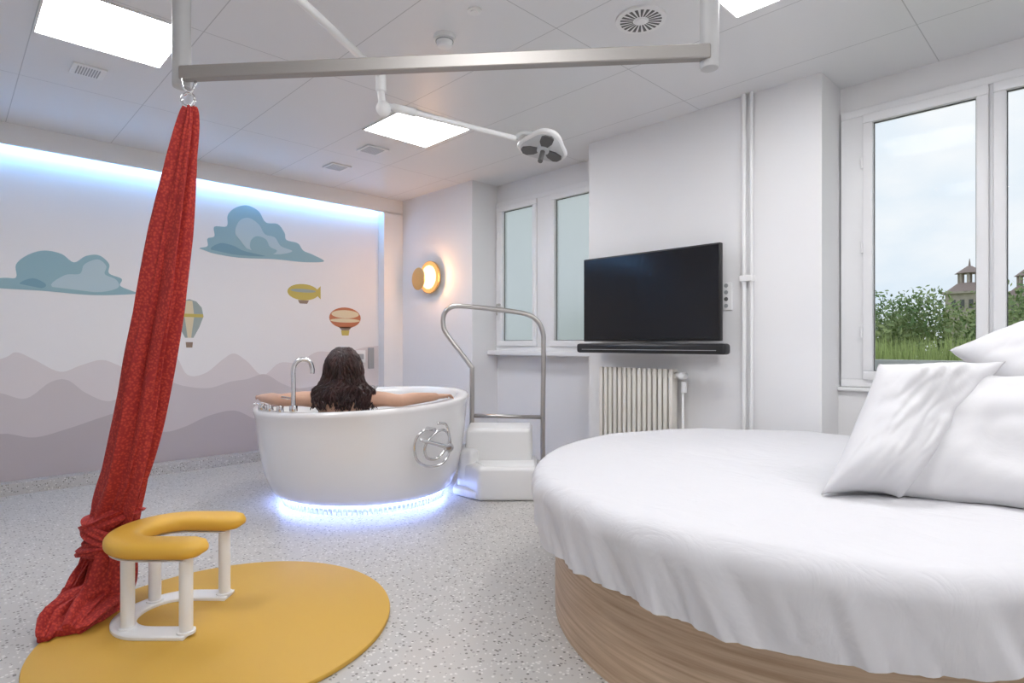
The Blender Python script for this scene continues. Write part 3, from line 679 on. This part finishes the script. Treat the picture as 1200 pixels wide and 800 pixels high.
def pillow(name,c,a_,b_,t,seed,mat_=M_pill,tap=0):
    # a_,b_ full edge vectors (soft cushion may be skewed)
    e1=Vector(a_);e2=Vector(b_);e3=e1.cross(e2).normalized()
    n=56;V=[];F=[]
    for side in (1,-1):
        for i in range(n+1):
            for j in range(n+1):
                u=-1+2*i/n;v=-1+2*j/n
                uu=u*(1-.09*(1-v*v)*abs(u)) ;vv=v*(1-.09*(1-u*u)*abs(v))*(1+tap*u)
                th=((1-abs(u)**2.6)*(1-abs(v)**2.6))**.5
                edge=max(abs(u),abs(v))
                ang=math.atan2(v,u)
                pin=.06*math.sin(ang*14+seed*3)*edge**4*(1-edge)*6
                wr3=noise.noise(Vector((u*1.3+seed,v*1.3,side*2)))*.16+noise.noise(Vector((u*2.4+seed,v*1.2+u*1.5,side*3+7)))*.09+ (abs(noise.noise(Vector((u*1.8-v*.8,v*3.2+seed,4))))-.2)*.12+pin
                p=Vector(c)+e1*(uu/2)+e2*(vv/2)+e3*(side*t/2*th*(1+wr3*1.4)+.03*noise.noise(Vector((u*1.3+seed,v*1.3,9))))
                p.z=max(p.z,.626)
                V.append(W(*p))
    m_=(n+1)*(n+1)
    for s in (0,1):
        for i in range(n):
            for j in range(n):
                a=s*m_+i*(n+1)+j;F.append((a,a+n+1,a+n+2,a+1) if s==0 else (a,a+1,a+n+2,a+n+1))
    o=mk(name,V,F,mat_,True)
    bm=bmesh.new();bm.from_mesh(o.data);bmesh.ops.remove_doubles(bm,verts=bm.verts,dist=.0008);bmesh.ops.recalc_face_normals(bm,faces=bm.faces);bm.to_mesh(o.data);bm.free()
    for p in o.data.polygons:p.use_smooth=True
    return o
pillow('pillow',(1.40,2.09,.85),(.42,.20,.45),(.34,-.05,.0),.27,1.3,tap=.24)
pillow('pillow',(1.67,2.00,.82),(.32,.25,.42),(.56,-.36,.0),.25,4.1)
pillow('pillow',(2.06,2.16,1.09),(.50,-.05,.16),(-.05,.40,.24),.22,7.7)
pillow('pillow',(2.05,2.25,.83),(.25,.25,.42),(.45,-.30,.0),.22,9.7)

# ---------------------------------------------------------------- outside
M_leaf,nt,b=newmat('foliage');N=nt.nodes;Lk=nt.links
tc=N.new('ShaderNodeTexCoord');n=N.new('ShaderNodeTexNoise');n.inputs['Scale'].default_value=1.3;n.inputs['Detail'].default_value=6;Lk.new(tc.outputs['Object'],n.inputs['Vector'])
r=N.new('ShaderNodeValToRGB');e=r.color_ramp.elements;e[0].position=.38;e[0].color=(.13,.22,.08,1);e[1].position=.62;e[1].color=(.40,.46,.20,1)
Lk.new(n.outputs['Fac'],r.inputs[0]);Lk.new(r.outputs[0],b.inputs['Base Color']);b.inputs['Roughness'].default_value=.8
M_grass=mat('tall_grass',(.46,.55,.22),.8,var=.3,vscale=4)
M_lawn=mat('lawn',(.25,.33,.12),.9,var=.3,vscale=1)
box('garden_ground',4.6,60,-25,40,-.4,-.1,M_lawn)
box('garden_wall',5.3,5.4,-6,6,-.1,1.02,mat('pale_render',(.6,.62,.62),.8))
V=[];F=[]
def leaf(c,s):
    a=Vector((random.gauss(0,1),random.gauss(0,1),random.gauss(0,1))).normalized();b2=a.orthogonal().normalized()
    o=len(V);V.extend([c-a*s,c+b2*s*.5,c+a*s,c-b2*s*.5]);F.append((o,o+1,o+2,o+3))
for k in range(90):
    y=-6+16*random.random();x=11+random.random()*3
    hh=1.36+.5*noise.noise(Vector((y*1.1,x*.5,0)))+.15*random.random()
    rr=.35+.25*random.random()
    for q in range(520):
        d_=Vector((random.gauss(0,1),random.gauss(0,1),random.gauss(0,1))).normalized()*rr*random.uniform(.5,1.12)
        leaf(Vector((x,y,hh))+Vector((d_.x,d_.y,d_.z*1.1)),random.uniform(.025,.055))
    for q in range(160): leaf(Vector((x+random.uniform(-.5,.5)-.3,y+random.uniform(-.7,.7),random.uniform(0,hh))),random.uniform(.05,.09))
mk('garden_hedge',V,F,M_leaf)
V=[];F=[]
for k in range(13000):
    x=random.uniform(8.2,9.6);y=random.uniform(-4,6);h_=random.uniform(.85,1.28)+.16*noise.noise(Vector((y*2,x*2,0)))
    dx=random.uniform(-.2,.2);dy=random.uniform(-.2,.2);o=len(V)
    V.extend([Vector((x,y-.012,-.1)),Vector((x,y+.012,-.1)),Vector((x+dx*.4,y+dy*.4+.01,h_*.6)),Vector((x+dx,y+dy,h_)),Vector((x+dx*.4,y+dy*.4-.01,h_*.6))]);F.append((o,o+1,o+2,o+3,o+4))
mk('tall_grass',V,F,M_grass)
M_stone=mat('sandstone',(.46,.40,.35),.8,var=.15);M_roof=mat('roof_tiles',(.32,.25,.23),.8)
def turret(x,y,zb,s,name='garden_pavilion'):
    P=[box('body',x-s,x+s,y-s,y+s,-.1,zb,M_stone),box('cornice',x-s*1.2,x+s*1.2,y-s*1.2,y+s*1.2,zb,zb+.08,M_stone)]
    for i in range(8):
        a=2*pi*i/8;P.append(cyl('column_%d'%i,(x+s*.5*math.cos(a),y+s*.5*math.sin(a),zb+.45),(x+s*.5*math.cos(a),y+s*.5*math.sin(a),zb+.85),.045,M_stone,8))
    for i in range(4): P.append(box('window_dark_%d'%i,x-s-.02,x-s+.01,y-s*.7+i*s*.4,y-s*.7+i*s*.4+.14,zb-.6,zb-.25,M_dark))
    P.append(cyl('roof_low',(x,y,zb+.08),(x,y,zb+.45),s*1.25,M_roof,8,r2=s*.6))
    P.append(cyl('roof_high',(x,y,zb+.85),(x,y,zb+1.15),s*.72,M_roof,8,r2=.08));P.append(cyl('finial',(x,y,zb+1.1),(x,y,zb+1.45),.05,M_roof,8,r2=.01))
    group(name,P,(x,y,0))
turret(30,4.0,3.15,.7);turret(30,2.2,2.9,.6)

# ---------------------------------------------------------------- world
w=bpy.data.worlds.new('sky');sc.world=w;w.use_nodes=True;nt=w.node_tree;N=nt.nodes;Lk=nt.links
bg=N['Background'];tc=N.new('ShaderNodeTexCoord');mp=N.new('ShaderNodeMapping');mp.inputs['Scale'].default_value=(1,1,2.2)
n=N.new('ShaderNodeTexNoise');n.inputs['Scale'].default_value=4.2;n.inputs['Detail'].default_value=8
Lk.new(tc.outputs['Generated'],mp.inputs[0]);Lk.new(mp.outputs[0],n.inputs['Vector'])
r=N.new('ShaderNodeValToRGB');e=r.color_ramp.elements;e[0].position=.34;e[0].color=(.60,.70,.79,1);e[1].position=.66;e[1].color=(.78,.81,.83,1)
Lk.new(n.outputs['Fac'],r.inputs[0]);Lk.new(r.outputs[0],bg.inputs[0]);bg.inputs[1].default_value=1.2

# ---------------------------------------------------------------- camera
cd=bpy.data.cameras.new('camera');cam=bpy.data.objects.new('camera',cd);sc.collection.objects.link(cam)
cd.sensor_width=36;cd.lens=36*683/1200;cd.shift_y=2/1200;cd.clip_start=.05;cd.clip_end=200
cam.location=(0,0,1.15);cam.rotation_euler=(pi/2,0,-math.atan2(CA,SA));sc.camera=cam
sc.view_settings.view_transform='Standard'
